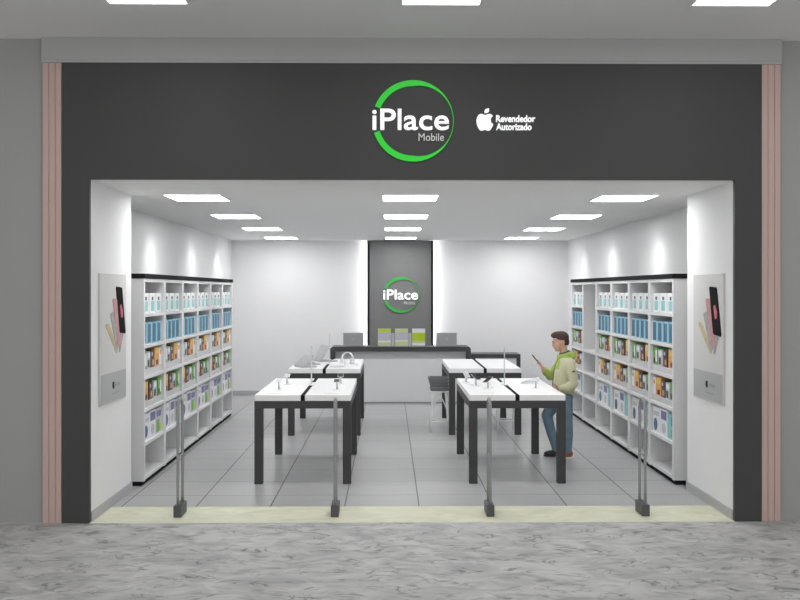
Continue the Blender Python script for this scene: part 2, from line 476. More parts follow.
# ------------------------------------------------------------------ service counter
CY = 9.58
ct = thing('service_counter', 'grey front service counter with dark waterfall frame at the back of the shop', 'counter', (.225, CY, 0))
CW, CD, CH = 1.36, .62, 1.10
b = MB(); T = .09; r_ = .05
out = [(-CW, 0)]
for k in range(7): a = PI-k*PI/12; out.append((-CW+r_+r_*math.cos(a), CH-r_+r_*math.sin(a)))
for k in range(7): a = PI/2-k*PI/12; out.append((CW-r_+r_*math.cos(a), CH-r_+r_*math.sin(a)))
out += [(CW, 0), (CW-T, 0), (CW-T, CH-T), (-CW+T, CH-T), (-CW+T, 0)]
b.prism(out, 0, CD).build('frame', M['counter_dark'], ct)
MB().box(-CW+T, .16, 0.02, CW-T, .20, CH-T).build('back_board', M['counter_front'], ct)
MB().box(-CW+T, .10, .02, CW-T, .16, CH-T-.15, .004).build('front_panel', M['counter_front'], ct)
MB().box(-CW+T, .11, 0, CW-T, .16, .02).build('plinth', M['seam'], ct)
sc = thing('side_counter', 'low white side counter with dark waterfall frame right of the service counter', 'counter', (2.075, CY+.02, 0))
W2, H2, T2 = .475, .955, .075
b = MB()
b.prism([(-W2, 0), (-W2, H2), (W2, H2), (W2, 0), (W2-T2, 0), (W2-T2, H2-T2), (-W2+T2, H2-T2), (-W2+T2, 0)], 0, .6)
b.build('frame', M['counter_dark'], sc)
MB().box(-W2+T2, .04, 0, W2-T2, .08, H2-T2).build('front_panel', M['white_plastic'], sc)

def laptop(label, loc, rz, ang, group, w=.36, d=.24, closed_back=True):
    """hinge on local +y side; the lid leans by ang degrees from vertical away from the keys"""
    t = thing('laptop', label, 'laptop', loc, rz, group)
    MB().box(-w/2, -d, 0, w/2, 0, .016, .005).build('base', M['silver'], t)
    MB().box(-w/2+.03, -d+.08, .016, w/2-.03, -.03, .0185).build('keyboard', M['dark_screen'], t)
    m = Matrix.Translation((0, 0, .018)) @ Matrix.Rotation(math.radians(-ang), 4, 'X')
    lid = MB().box(-w/2, -.004, 0, w/2, .006, d, .003, 1, m).build('lid', M['silver'], t)
    MB().box(-w/2+.012, -.0055, .012, w/2-.012, -.004, d-.012, mtx=m).build('screen', M['dark_screen'], lid)
    e = MB().prism([(u*.045, d/2+v*.045) for u, v in fruit_outline()], .006, .0075, 'y')
    for v in e.bm.verts: v.co = m @ v.co
    e.build('emblem', M['silver_phone'], lid)
    return t
laptop('open silver laptop on the left end of the service counter', (-.70, CY+.30, CH), PI, 8, 'laptops on the service counter', .40, .25)
laptop('open silver laptop on the right end of the service counter', (1.13, CY+.30, CH), PI, 8, 'laptops on the service counter', .40, .25)

def card_holder(label, x, bands, tall=.345):
    t = thing('card_holder', label, 'sign holder', (x, CY+.22, CH), 0, 'card holders on the counter')
    MB().box(-.13, 0, 0, .13, .10, .012, .003).build('base', M['acrylic'], t)
    MB().box(-.128, .040, .012, .128, .052, tall).build('sheet_holder', M['acrylic'], t)
    for z0, z1, mm, nm in bands:
        MB().box(-.126, .036, z0, .126, .040, z1).build(nm, M[mm], t)
    return t
card_holder('card holder with green band above and below white, leftmost on the counter', -.09,
            [(.02, .075, 'lime_pale', 'card_footer'), (.075, .105, 'card_white', 'card_stripe'), (.105, .275, 'card_grey', 'card_picture'), (.275, .34, 'lime', 'card_header')])
card_holder('pale card holder with green top band, middle one on the counter', .245,
            [(.02, .09, 'lime_pale', 'card_footer'), (.09, .115, 'card_white', 'card_stripe'), (.115, .28, 'card_grey', 'card_picture'), (.28, .34, 'lime_pale', 'card_header')])
card_holder('white card holder with broad green middle band, rightmost on the counter', .58,
            [(.02, .06, 'card_white', 'card_stripe'), (.06, .105, 'lime_pale', 'card_footer'), (.105, .26, 'lime', 'card_picture'), (.26, .34, 'card_white', 'card_header')])
for x, w in ((.078, 'left'), (.412, 'right')):
    tag(MB().box(-.03, 0, 0, .03, .08, .25, .003).build('gift_box', M['card_grey'], None, (x, CY+.30, CH)),
        f'narrow pale grey box between card holders, {w} one of two', 'box', 'narrow boxes on the counter')

# ------------------------------------------------------------------ wall shelving
SY0, SP, SW = 1.69, 1.03, 1.02
SH = 2.33
LEVELS = [.06, .44, .82, 1.185, 1.54, 1.895]
def shelf_unit(side, k):
    """built in world orientation; front plane faces the aisle"""
    s_ = -1 if side == 'left' else 1
    xf = -2.745 if side == 'left' else 3.207
    xb = WL+.006 if side == 'left' else WR-.006
    where = ['nearest the entrance', 'second from the entrance', 'third from the entrance', 'fourth from the entrance', 'fifth from the entrance', 'farthest from the entrance']
    empty = side == 'right' and k == 4
    desc = 'empty white shelf unit' if empty else 'white shelf unit stocked with boxed goods'
    t = thing('shelf_unit', f'{desc} on the {side} wall, {where[k]}', 'shelf', (xf, SY0+k*SP, 0), 0, f'{side} wall shelf units')
    D = abs(xb-xf)
    def bx_(x0, x1, y0, y1, z0, z1, bev=.003):
        a, b_ = sorted((s_*x0, s_*x1)); return MB().box(a, y0, z0, b_, y1, z1, bev, 1)
    for y in (0, SW-.045): bx_(0, D, y, y+.045, .05, SH).build('side_panel', M['shelf_white'], t)
    bx_(D-.02, D, .045, SW-.045, .05, SH).build('back_panel', M['shelf_back'], t)
    bx_(.002, D, .045, SW-.045, SH-.04, SH).build('top_panel', M['shelf_white'], t)
    bx_(.03, D-.01, .0, SW, 0, .05, 0).build('plinth', M['black'], t)
    lv = LEVELS[:4] if empty else LEVELS
    for z in lv: bx_(.001, D-.02, .045, SW-.045, z, z+.04).build('shelf', M['shelf_white'], t)
    return t
for side in ('left', 'right'):
    for k in range(6): shelf_unit(side, k)
for side, x0, x1 in (('left', WL+.006, -2.735), ('right', 3.197, WR-.006)):
    tag(MB().box(x0, SY0-.01, SH+.002, x1, SY0+6*SP, SH+.055, .004).build('top_board', M['black']),
        f'long black board capping the {side} wall shelf units', 'board')

# goods: meshes are shared, local frame: front face at x=0 facing +x, depth towards -x, y along the shelf, z up
def mesh_of(mb, m, name='part'):
    bmesh.ops.recalc_face_normals(mb.bm, faces=mb.bm.faces[:])
    me = bpy.data.meshes.new(name); mb.bm.to_mesh(me); mb.bm.free(); me.materials.append(m); return me
def good_kind(body_mat, dims, extras):
    d, w, h = dims
    parts = [('carton', mesh_of(MB().box(-d, -w/2, 0, 0, w/2, h, .004, 1), M[body_mat]))]
    for nm, mm, (y0, y1, z0, z1) in extras:
        if nm == 'cap':
            parts.append((nm, mesh_of(MB().cyl(-d/2, 0, h, h+.035, .028, .024, 12), M[mm])))
        elif nm == 'round_picture':
            c = MB(); rr = min((y1-y0)/2, (z1-z0)/2)*1.0
            c.prism([((y0+y1)/2+(y1-y0)/2*math.cos(a*PI/8), (z0+z1)/2+(z1-z0)/2*math.sin(a*PI/8)) for a in range(16)], 0.0, .003, 'x')
            parts.append((nm, mesh_of(c, M[mm])))
        else:
            parts.append((nm, mesh_of(MB().box(0, y0, z0, .003, y1, z1), M[mm])))
    return parts
K = {}
K['teal'] = good_kind('pack_white', (.10, .24, .225), [('label', 'teal', (-.07, .07, .02, .135)), ('cap_picture', 'cap', (-.03, .03, .145, .185))])
K['blue'] = good_kind('sky', (.16, .19, .245), [('label', 'blue', (-.09, .035, .012, .228))])
K['green'] = good_kind('green', (.14, .17, .265), [('label', 'pack_white', (.02, .07, .05, .22)), ('picture', 'dark', (-.06, 0, .03, .10))])
K['grey'] = good_kind('palegrey', (.14, .17, .24), [('picture', 'dark', (-.05, .03, .02, .12)), ('label', 'pack_white', (-.06, .06, .15, .22))])
K['black'] = good_kind('dark', (.14, .17, .255), [('label', 'orange', (-.02, .05, .03, .11)), ('picture', 'palegrey', (-.05, .0, .17, .22))])
K['orange'] = good_kind('orange', (.14, .22, .275), [('label', 'yellow', (-.08, .08, .18, .26)), ('picture', 'dark', (-.03, .06, .02, .09))])
K['white'] = good_kind('pack_white', (.12, .12, .26), [('label', 'orange', (-.03, .03, .16, .22))])
K['navy'] = good_kind('pack_white', (.22, .30, .30), [('round_picture', 'navy', (-.11, .06, .03, .17)), ('label', 'palegrey', (-.10, .10, .21, .25))])
K['circle'] = good_kind('pack_white', (.22, .28, .31), [('round_picture', 'palegrey', (-.08, .08, .03, .15)), ('label', 'purple', (-.10, .11, .19, .29))])
K['lime'] = good_kind('palegrey', (.22, .28, .30), [('label', 'green', (-.10, .01, .02, .17)), ('picture', 'lime', (.02, .11, .03, .11)), ('header', 'purple', (-.10, .11, .20, .27))])
K['sky'] = good_kind('pack_white', (.22, .30, .30), [('round_picture', 'blue', (-.10, .04, .02, .17)), ('header', 'palegrey', (-.1, .1, .2, .25))])
K['mint'] = good_kind('teal', (.22, .26, .29), [('label', 'navy', (.03, .11, .16, .26)), ('picture', 'green', (.02, .11, .03, .11))])
DESC = dict(teal=('white pack with teal label and dark cap', 'packaged_accessory', 'pack'),
            blue=('slim sky blue carton with dark blue front', 'blue_carton', 'box'),
            green=('green accessory box', 'accessory_box', 'box'), grey=('pale grey accessory box', 'accessory_box', 'box'),
            black=('black accessory box', 'accessory_box', 'box'), orange=('orange and yellow accessory box', 'accessory_box', 'box'),
            white=('narrow white accessory box', 'accessory_box', 'box'),
            navy=('large white box with navy disc', 'product_box', 'box'), circle=('large white box with purple band', 'product_box', 'box'),
            lime=('large grey box with green label', 'product_box', 'box'), sky=('large white box with blue disc', 'product_box', 'box'),
            mint=('large teal box with navy patch', 'product_box', 'box'))
WID = dict(teal=.24, blue=.19, green=.17, grey=.17, black=.17, orange=.22, white=.12, navy=.30, circle=.28, lime=.28, sky=.30, mint=.26)
SHELFNAME = {5: 'top', 4: 'second', 3: 'third', 2: 'fourth', 1: 'fifth'}
UNITNAME = ['first', 'second', 'third', 'fourth', 'fifth', 'sixth']
LEFTROWS = {5: ['teal']*3, 4: ['blue']*4, 3: ['green', 'grey', 'black', 'orange', 'white'],
            2: ['orange', 'black', 'grey', 'green'], 1: ['navy', 'circle', 'lime']}
RIGHTROWS = {5: ['teal']*3, 4: ['blue']*4, 3: ['orange', 'black', 'grey', 'green'],
             2: ['green', 'grey', 'black', 'orange', 'white'], 1: ['mint', 'circle', 'sky']}
for side in ('left', 'right'):
    rows = LEFTROWS if side == 'left' else RIGHTROWS
    xf = -2.745 if side == 'left' else 3.207
    for k in range(6):
        if side == 'right' and k == 4: continue
        for lev, kinds in rows.items():
            z = LEVELS[lev]+.04
            if lev in (2, 3):                       # these rows stand on a low grey riser
                s2_ = -1 if side == 'left' else 1
                x0_, x1_ = sorted((s2_*.022, s2_*.22))
                tag(MB().box(x0_, -.44, 0, x1_, .44, .07, .003, 1).build('display_riser', M['shelf_back'], None, (xf, SY0+k*SP+SW/2, z+.0005)),
                    f'low grey riser under accessory boxes on {SHELFNAME[lev]} shelf, {UNITNAME[k]} {side} unit', 'riser', f'display risers on the {side} wall')
                z += .0705
            inner = SW-.09; tot = sum(WID[c] for c in kinds)
            gap = (inner-tot-.02)/(len(kinds))
            y = SY0+k*SP+.045+.01+gap*.4
            for i, c in enumerate(kinds):
                yc = y+WID[c]/2; y += WID[c]+gap
                desc, nm, cat = DESC[c]
                same = kinds.count(c) > 1
                lab = f'{desc}, {ORD[i] + " on" if same else "on"} {SHELFNAME[lev]} shelf, {UNITNAME[k]} {side} unit'
                root = thing(nm, lab, cat, (xf+(-.03 if side == 'left' else .03), yc+random.uniform(-.004, .004), z+.0005),
                             (0 if side == 'left' else PI)+random.uniform(-.02, .02), f'{SHELFNAME[lev]} shelf goods on the {side} wall')
                for pn, me in K[c]:
                    ob = link(pn, me, root)
                    if lev in (2, 3): ob.scale = (1, 1, .80)

# ------------------------------------------------------------------ display tables
def table(label, x0, x1, y0, y1, group='display tables'):
    t = thing('display_table', label, 'table', ((x0+x1)/2, (y0+y1)/2, 0), 0, group)
    w, d = (x1-x0)/2, (y1-y0)/2; lg = .095; H = 1.01; S_ = .068
    for sx in (-1, 1):
        for sy in (-1, 1):
            a, b_ = sorted((sx*w, sx*(w-lg))); c, e = sorted((sy*d, sy*(d-lg)))
            MB().box(a, c, 0, b_, e, H-S_-.085, .003, 1).build('leg', M['table_dark'], t)
    MB().box(-w, -d, H-S_-.085, w, -d+lg, H-S_, .002, 1).box(-w, d-lg, H-S_-.085, w, d, H-S_, .002, 1) \
        .box(-w, -d+lg, H-S_-.085, -w+lg, d-lg, H-S_, .002, 1).box(w-lg, -d+lg, H-S_-.085, w, d-lg, H-S_, .002, 1) \
        .box(-.06, -d+lg, H-S_-.085, .06, d-lg, H-S_, .002, 1).build('apron', M['table_dark'], t)
    MB().box(-w+.004, -d+.004, H-S_, -.024, d-.004, H, .004, 2).build('tabletop', M['table_white'], t)
    MB().box(.024, -d+.004, H-S_, w-.004, d-.004, H, .004, 2).build('tabletop', M['table_white'], t)
    MB().box(-.024, -d+.01, H-S_, .024, d-.008, H-.006).build('cable_channel', M['black'], t)  # black filler strip, painted-in shade for the open slot between the slabs
    return t
table('white topped dark framed table, front left', -1.525, -.43, 1.78, 3.86)
table('white topped dark framed table, back left, holding laptops', -1.525, -.43, 5.45, 7.52)
table('white topped dark framed table, front right, beside the standing person', .911, 2.01, 1.78, 3.86)
table('bare white topped dark framed table, back right, with stools', .911, 2.01, 5.5, 7.52)

TZ = 1.0105
def sign_panel(label, x, y):
    t = thing('sign_holder', label, 'sign holder', (x, y, TZ), 0, 'upright sign holders on tables')
    t.rotation_euler.z = .05 if x < 0 else -.10
    MB().box(-.045, -.17, 0, .045, .17, .010, .003).build('base', M['white_plastic'], t)
    MB().box(-.006, -.13, .010, .006, .13, .47, .002, 1).build('sheet', M['acrylic'], t)
sign_panel('thin upright acrylic sign holder seen edge on, front left table', -.978, 3.05)
sign_panel('thin upright acrylic sign holder seen edge on, front right table', 1.46, 3.05)
sign_panel('thin upright acrylic sign holder seen edge on, back left table', -.963, 6.55)

def phone_stand(label, x, y, rz, body='white_plastic', tilt=-35):
    t = thing('phone_stand', label, 'phone stand', (x, y, TZ), rz, 'phones on display stands')
    MB().cyl(0, 0, 0, .008, .05, .048, 24).build('base', M['white_plastic'], t)
    MB().cyl(0, 0, .008, .105, .011, .009, 14).build('post', M['acrylic'], t)
    m = Matrix.Translation((0, 0, .11)) @ Matrix.Rotation(math.radians(tilt), 4, 'X')
    ph = MB().box(-.036, -.072, -.004, .036, .072, .004, .003, 2, m).build('phone', M[body], t)
    MB().box(-.032, -.066, .004, .032, .066, .005, mtx=m).build('screen', M['dark_screen'] if body != 'white_plastic' else M['card_grey'], ph)
    MB().tube([(0, 0, .10), (0, .03, .06), (.01, .06, .02), (.015, .09, .006), (.0, .13, .006)], .004, 8).build('cable', M['white_plastic'], t)
    return t
phone_stand('white phone on a post stand, front left table, near left corner', -1.31, 2.33, 0, 'white_plastic', 8)
phone_stand('white phone on a post stand, front left table, far left side', -1.285, 3.05, 0, 'white_plastic', 12)
phone_stand('pale phone on a post stand, front left table, near right side', -.62, 2.33, 0, 'silver_phone', 8)
phone_stand('pale phone on a post stand, front left table, far right side', -.61, 3.05, 0, 'silver_phone', 12)
phone_stand('dark screened phone on a stand, front right table, nearest the aisle post', 1.19, 2.45, -.7, 'silver_phone', 25)
phone_stand('dark screened phone on a stand, front right table, middle of left half', 1.08, 2.80, .5, 'silver_phone', 25)
phone_stand('white phone on a stand, front right table, far left side', .99, 3.22, .3, 'white_plastic', 30)
phone_stand('white phone on a post stand, front right table, beside the person', 1.77, 2.45, .1, 'white_plastic', 10)
for i, (x, y, lab) in enumerate([(-1.32, 1.98, 'front left table, left half'), (-.66, 1.98, 'front left table, right half'),
                                 (1.13, 1.98, 'front right table, left half'), (1.75, 1.98, 'front right table, right half')]):
    tag(MB().box(-.085, -.05, 0, .085, .05, .006, .002, 1).build('price_card', M['card_white'], None, (x, y, TZ)),
        f'small pale price card lying flat near the front edge, {lab}', 'card', 'price cards on the tables')
# tablet leaning on a wedge, right half of the front right table
t = thing('tablet_stand', 'white tablet leaning on a low wedge, front right table, far right side', 'tablet', (1.80, 3.15, TZ), -.15)
MB().prism([(-.10, 0), (.10, 0), (.10, .055)], -.11, .11, 'y').build('wedge', M['white_plastic'], t)
m = Matrix.Translation((0, 0, .036)) @ Matrix.Rotation(math.radians(-15.4), 4, 'Y')
tb = MB().box(-.12, -.09, 0, .12, .09, .008, .003, 2, m).build('tablet', M['white_plastic'], t)
MB().box(-.105, -.078, .008, .105, .078, .009, mtx=m).build('screen', M['card_grey'], tb)

G = 'half open laptops on the back left table'
laptop('half open silver laptop, nearest of three on the back left table', (-1.40, 5.78, TZ), PI/2+.5, -50, G, .34, .24)
laptop('half open silver laptop, middle of three on the back left table', (-1.36, 6.34, TZ), PI/2+.45, -54, G, .34, .22)
laptop('open silver laptop with tall lid, farthest of three on the back left table', (-1.20, 6.98, TZ), PI/2+.5, -34, G, .36, .30)
t = thing('headphones', 'white over ear headphones standing on the back left table', 'headphones', (-.66, 6.2, TZ), .35)
arc = [(.095*math.cos(a*PI/14), 0, .09+.11*math.sin(a*PI/14)) for a in range(15)]
MB().tube(arc, .011, 10).build('headband', M['white_plastic'], t)
for s_ in (-1, 1):
    m = Matrix.Translation((s_*.085, 0, .052)) @ Matrix.Rotation(PI/2, 4, 'Y')
    cup = MB().cyl(0, 0, -.022, .022, .05, .046, 20, mtx=m).build('ear_cup', M['white_plastic'], t)
    m2 = Matrix.Translation((s_*.058, 0, .052)) @ Matrix.Rotation(PI/2, 4, 'Y')
    MB().cyl(0, 0, -.012, .012, .042, .042, 20, mtx=m2).build('ear_pad', M['silver_phone'], cup)
tag(MB().box(-.12, -.09, 0, .12, .09, .045, .02, 3).build('charging_case', M['white_plastic'], None, (-.80, 5.85, TZ)),
    'low rounded white case in front of the headphones, back left table', 'case')
t = thing('earphones', 'coiled white cable earphones on the back left table', 'earphones', (-.545, 5.78, TZ))
pts = [(.10*math.cos(a*.5)*(1-.012*a), .08*math.sin(a*.5)*(1-.012*a), .006+.0018*a) for a in range(34)]
MB().tube(pts, .005, 8).build('cable', M['white_plastic'], t)
for s_ in (-1, 1): MB().ball((pts[-1][0]+s_*.02, pts[-1][1], .078), .014, .014, .018, 12).build('earbud', M['white_plastic'], t)

# ------------------------------------------------------------------ stools
def stool(label, loc, rz):
    t = thing('bar_stool', label, 'stool', loc, rz, 'bar stools at the back right table')
    H = .64
    MB().box(-.145, -.145, H, .145, .145, H+.05, .02, 3).build('seat', M['stool_seat'], t)
    # low wraparound back, three ribs, flaring outward to the top; open towards +x
    for k in range(3):
        z0 = H+.05+k*.052; g = .012
        s0, s1 = .138+.014*k, .146+.014*k
        o1 = [(.16, -s1), (-s1, -s1), (-s1, s1), (.16, s1)]
        bb = MB()
        bb.box(-s1, -s1, z0+g, -s1+.025, s1, z0+.050, .006, 2)
        bb.box(-s1+.02, -s1, z0+g, .14, -s1+.025, z0+.052, .006, 2)
        bb.box(-s1+.02, s1-.025, z0+g, .14, s1, z0+.052, .006, 2)
        bb.box(-s1+.012, -s1+.012, z0-.004, -s1+.02, s1-.012, z0+.02)
        bb.build('backrest_rib', M['stool_seat'], t)
    MB().box(-.13, -.13, H-.025, .13, .13, H, .006).build('seat_frame', M['white_plastic'], t)
    for sx in (-1, 1):
        for sy in (-1, 1):
            MB().tube([(sx*.095, sy*.095, H-.012), (sx*.108, sy*.108, H-.12), (sx*.122, sy*.122, H*.5), (sx*.140, sy*.140, .0)], [.016, .015, .013, .012], 10).build('leg', M['white_plastic'], t)
    q_ = .133
    MB().tube([(-q_, -q_, .17), (q_, -q_, .17), (q_, q_, .17), (-q_, q_, .17)], .009, 8, True).build('footrest', M['white_plastic'], t)
    for sy in (-1, 1):
        MB().tube([(-.118+.236*k/8, sy*.118, H*.52+.20*math.sin(PI*k/8)) for k in range(9)], .008, 8).build('brace', M['white_plastic'], t)
stool('dark ribbed bar stool with white legs at the back right table, aisle side', (.785, 5.90, 0), 0)
stool('bar stool with white legs tucked at the back right table, wall side', (1.82, 5.95, 0), PI)

# ------------------------------------------------------------------ security antennas
names = ['leftmost', 'second from left', 'third from left', 'rightmost']
for i, x in enumerate((-2.045, -.525, .985, 2.495)):
    t = thing('security_gate', f'slim grey security gate post on the cream threshold, {names[i]} of four', 'security gate', (x, .16, 0), 0, 'security gate posts at the entrance')
    MB().box(-.038, 0, 0, .038, .27, .112, .006).build('base', M['sensor'], t)
    pts = [(0, .03, .11)] + [(0, .03, .11+1.0*k/6) for k in range(1, 6)]
    for k in range(9):
        a = PI-k*PI/8; pts.append((0, .135+.105*math.cos(a), 1.03+.105*math.sin(a)))
    pts += [(0, .24, .11+1.0*k/6) for k in range(5, -1, -1)]
    MB().tube(pts, .0145, 12).build('loop', M['steel'], t)
    MB().tube([(0, .03, .58), (0, .24, .58)], .008, 8).build('crossbar', M['steel'], t)

# ------------------------------------------------------------------ posters on the return walls
def poster(label, x, s_, y0, y1):
    """s_=+1: hangs on the left wall facing +x; s_=-1: right wall facing -x"""
    t = thing('wall_poster', label, 'poster', (x, (y0+y1)/2, 1.064), 0 if s_ > 0 else PI, 'posters beside the entrance')
    w, h = (y1-y0)/2, 1.30
    MB().box(.001, -w, 0, .02, w, h, .003, 1).build('board', M['poster'], t)
    MB().box(.02, -w+.01, .01, .0215, w-.01, .30).build('footer', M['poster_band'], t)
    # +u runs to the viewer's right when looking at the poster: +y on the left wall (rotated for the right one)
    def slab(name, cu, cv, ang, ww, hh, m, dep, parent=t):
        o = []
        for k in range(4):
            ccx, ccy = ((1, 1), (-1, 1), (-1, -1), (1, -1))[k]
            for j in range(4):
                a = math.radians(k*90+j*30); r = .022
                u, v = ccx*(ww/2-r)+r*math.cos(a), ccy*(hh/2-r)+r*math.sin(a)
                ca, sa = math.cos(math.radians(ang)), math.sin(math.radians(ang))
                o.append((cu+u*ca-v*sa, cv+u*sa+v*ca))
        return MB().prism(o, .02, .022+dep, 'x').build(name, M[m], parent)
    def quad(name, pts, m, dep, parent=t):
        return MB().prism(pts, .02, .022+dep, 'x').build(name, M[m], parent)
    quad('pictured_phone', [(-.296, .783), (-.27, .80), (-.19, .80), (-.17, .785), (.145, .53), (.115, .490), (.09, .485)], 'print_gold', .001)
    quad('pictured_phone', [(-.127, .884), (-.10, .90), (-.03, .915), (-.01, .90), (.17, .556), (.14, .52), (.09, .51)], 'print_silver', .002)
    quad('pictured_phone', [(.20, .68), (.33, .68), (.34, .66), (.22, .49), (.19, .49)], 'print_silver', .0025)
    quad('pictured_phone', [(-.05, 1.03), (-.03, 1.05), (.09, 1.045), (.11, 1.02), (.26, .62), (.23, .56), (.14, .555)], 'print_rose', .004)
    p = quad('pictured_phone', [(.07, 1.155), (.085, 1.172), (.275, 1.162), (.29, 1.145), (.418, .70), (.405, .675), (.205, .69), (.185, .71)], 'print_black', .006)
    quad('picture_glow', [(.20, .97), (.25, .99), (.31, .92), (.31, .86), (.25, .84), (.22, .90)], 'red_glow', .0065, p)
    MB().prism([(-.02+u*.07, .17+v*.075) for u, v in fruit_outline()], .0215, .0235, 'x').build('emblem', M['black'], t)
    MB().box(.0215, .05, .15, .023, .23, .185).build('print_line', M['seam'], t)
    MB().box(.0215, -.05, .08, .023, .19, .092).build('print_line', M['seam'], t)
poster('phone advertising poster on the white return wall, left of the entrance', XL, 1, .23, 1.16)
poster('phone advertising poster on the white return wall, right of the entrance', XR, -1, .23, 1.16)

# ------------------------------------------------------------------ the person
def evaluated(o):
    dg = bpy.context.evaluated_depsgraph_get(); dg.update()
    me = bpy.data.meshes.new_from_object(o.evaluated_get(dg)); return me
def loft(mb, rings, n=32):
    """closed surface through horizontal ellipses (z, cx, cy, rx, ry)"""
    prev = None
    for z, cx_, cy_, rx, ry in rings:
        cur = [mb.bm.verts.new((cx_+rx*math.cos(a*2*PI/n), cy_+ry*math.sin(a*2*PI/n), z)) for a in range(n)]
        if prev:
            for a in range(n): mb.bm.faces.new((prev[a], prev[(a+1) % n], cur[(a+1) % n], cur[a]))
        else: mb.bm.faces.new(cur[::-1])
        prev = cur
    mb.bm.faces.new(prev)
def limb(mb, pts, seg=16):
    """tapering limb through (x,y,z,r) joints"""
    fine = []
    for p, q_ in zip(pts, pts[1:]):
        k = max(2, int((Vector(q_[:3])-Vector(p[:3])).length/.03))
        for i in range(k): fine.append(tuple(p[j]+(q_[j]-p[j])*i/k for j in range(4)))
    fine.append(tuple(pts[-1]))
    for p, q_ in zip(pts, pts[1:]): mb.tube([p[:3], q_[:3]], [p[3], q_[3]], seg)
    for p in pts: mb.ball(p[:3], p[3]*1.0, p[3]*1.0, p[3]*1.0, seg)
def fuse(mb, voxel, iters, name):
    bmesh.ops.recalc_face_normals(mb.bm, faces=mb.bm.faces[:])
    me = bpy.data.meshes.new(name); mb.bm.to_mesh(me); mb.bm.free()
    o = bpy.data.objects.new('re', me); COL.objects.link(o)
    r = o.modifiers.new('re', 'REMESH'); r.mode = 'VOXEL'; r.voxel_size = voxel
    sm = o.modifiers.new('sm', 'SMOOTH'); sm.factor = .5; sm.iterations = iters
    out = evaluated(o); bpy.data.objects.remove(o)
    for p in out.polygons: p.use_smooth = True
    return out

# local frame: origin on the floor between the feet, facing -x, the camera on the -y side; world offset below
PX, PYY = 2.26, 3.55
pr = thing('person', 'person in khaki and lime hooded jacket and jeans, standing looking at a phone', 'person', (PX, PYY, 0))
hipz = .86
# ---- body: head, neck, torso, arms, hands, legs in one continuous surface
sh = .02            # lean
NK = (.055, 0, 1.38)
hx, hz_ = -.010, 1.515       # head centre
tiltm = Matrix.Rotation(math.radians(-10), 4, 'Y')
head = MB()
H_ = lambda x, y, z: tuple(Vector((hx, 0, hz_)) + (tiltm @ Vector((x, y, z))))
head.ball(H_(.018, 0, .032), .098, .078, .092, 24, tiltm)            # cranium
head.ball(H_(-.030, 0, -.035), .062, .060, .085, 24, tiltm)           # face
head.ball(H_(-.052, 0, -.092), .032, .036, .026, 16, tiltm)           # chin
head.ball(H_(-.010, 0, -.062), .060, .058, .045, 16, tiltm)           # jaw
head.ball(H_(-.096, 0, -.030), .016, .013, .013, 12, tiltm)           # nose tip
head.ball(H_(-.088, 0, -.010), .012, .010, .030, 12, tiltm)           # bridge
head.ball(H_(-.080, 0, .018), .016, .050, .012, 12, tiltm)            # brow
head.ball(H_(-.083, 0, -.058), .014, .024, .007, 12, tiltm)           # upper lip
head.ball(H_(-.080, 0, -.070), .013, .021, .007, 12, tiltm)           # lower lip
for s_ in (-1, 1):
    head.ball(H_(.022, s_*.080, -.012), .020, .009, .032, 12, tiltm)  # ears
def finger(base, d1, d2, d3, L, r): 
    p = Vector(base); out = [(*p, r)]
    for d, f in ((d1, .45), (d2, .30), (d3, .25)):
        p = p+Vector(d).normalized()*L*f; out.append((*p, r*.9)); r *= .93
    return out
# right hand (far arm) holding the phone, palm up/forward under the phone
RW = (-.215, .125, 1.165); RH = (-.260, .095, 1.210)
bd = head
loft(bd, [(.80, .03, 0, .105, .145), (.90, .04, 0, .105, .150), (1.0, .048, 0, .098, .140), (1.15, .058, 0, .110, .160), (1.25, .066, 0, .098, .170), (1.31, .068, 0, .070, .120), (1.345, .062, 0, .056, .062), (1.42, .040, 0, .050, .052), (1.50, .010, 0, .050, .052)])
limb(bd, [(.055, .165, 1.25, .058), (-.04, .212, 1.12, .046), (-.10, .215, 1.05, .043), (-.155, .18, 1.10, .040), (*RW, .028)])
limb(bd, [(.08, -.165, 1.245, .058), (.115, -.222, 1.08, .046), (.12, -.235, .985, .043), (.05, -.235, .93, .040), (-.04, -.205, .915, .028)])
LEGN = [(.035, -.085, .82, .095), (.055, -.095, .63, .076), (.075, -.095, .48, .056), (.085, -.095, .30, .054), (.076, -.095, .09, .036)]
LEGF = [(.02, .085, .82, .095), (-.075, .09, .68, .078), (-.165, .09, .54, .058), (-.122, .07, .35, .054), (-.050, .055, .09, .036)]
for L_ in (LEGN, LEGF):
    limb(bd, L_); x_, y_ = L_[-1][0], L_[-1][1]
    limb(bd, [(x_, y_, .05, .034), (x_-.06, y_, .045, .032), (x_-.115, y_, .036, .024)])
# palms, then five fingers each
def palm(mb, w0, h0, side_v, r_w):
    w0, h0, s_v = Vector(w0), Vector(h0), Vector(side_v).normalized()
    for k in (-1.5, -.5, .5, 1.5):
        limb(mb, [(*(w0+s_v*k*.010), .013), (*(h0+s_v*k*.0185), .012)], 10)
hv = (Vector(RH)-Vector(RW)).normalized()
palm(bd, RW, RH, (0, -1, .12), .03)
for k in range(4):
    L = (.062, .074, .076, .066)[k]
    base = Vector(RH)+Vector((0, -1, .12)).normalized()*((1.5-k)*.0185)
    limb(bd, finger(base, (-.75, .0, .60), (-.30, -.05, .95), (.25, -.1, .95), L, .0098), 8)
limb(bd, finger(Vector(RW)*.45+Vector(RH)*.55+Vector((0, -.034, .010)), (-.3, -.55, .75), (-.55, .05, .85), (-.45, .35, .8), .058, .0112), 8)
LW, LH = Vector((-.04, -.205, .915)), Vector((-.098, -.165, .91))
palm(bd, LW, LH, (0, .1, 1), .03)
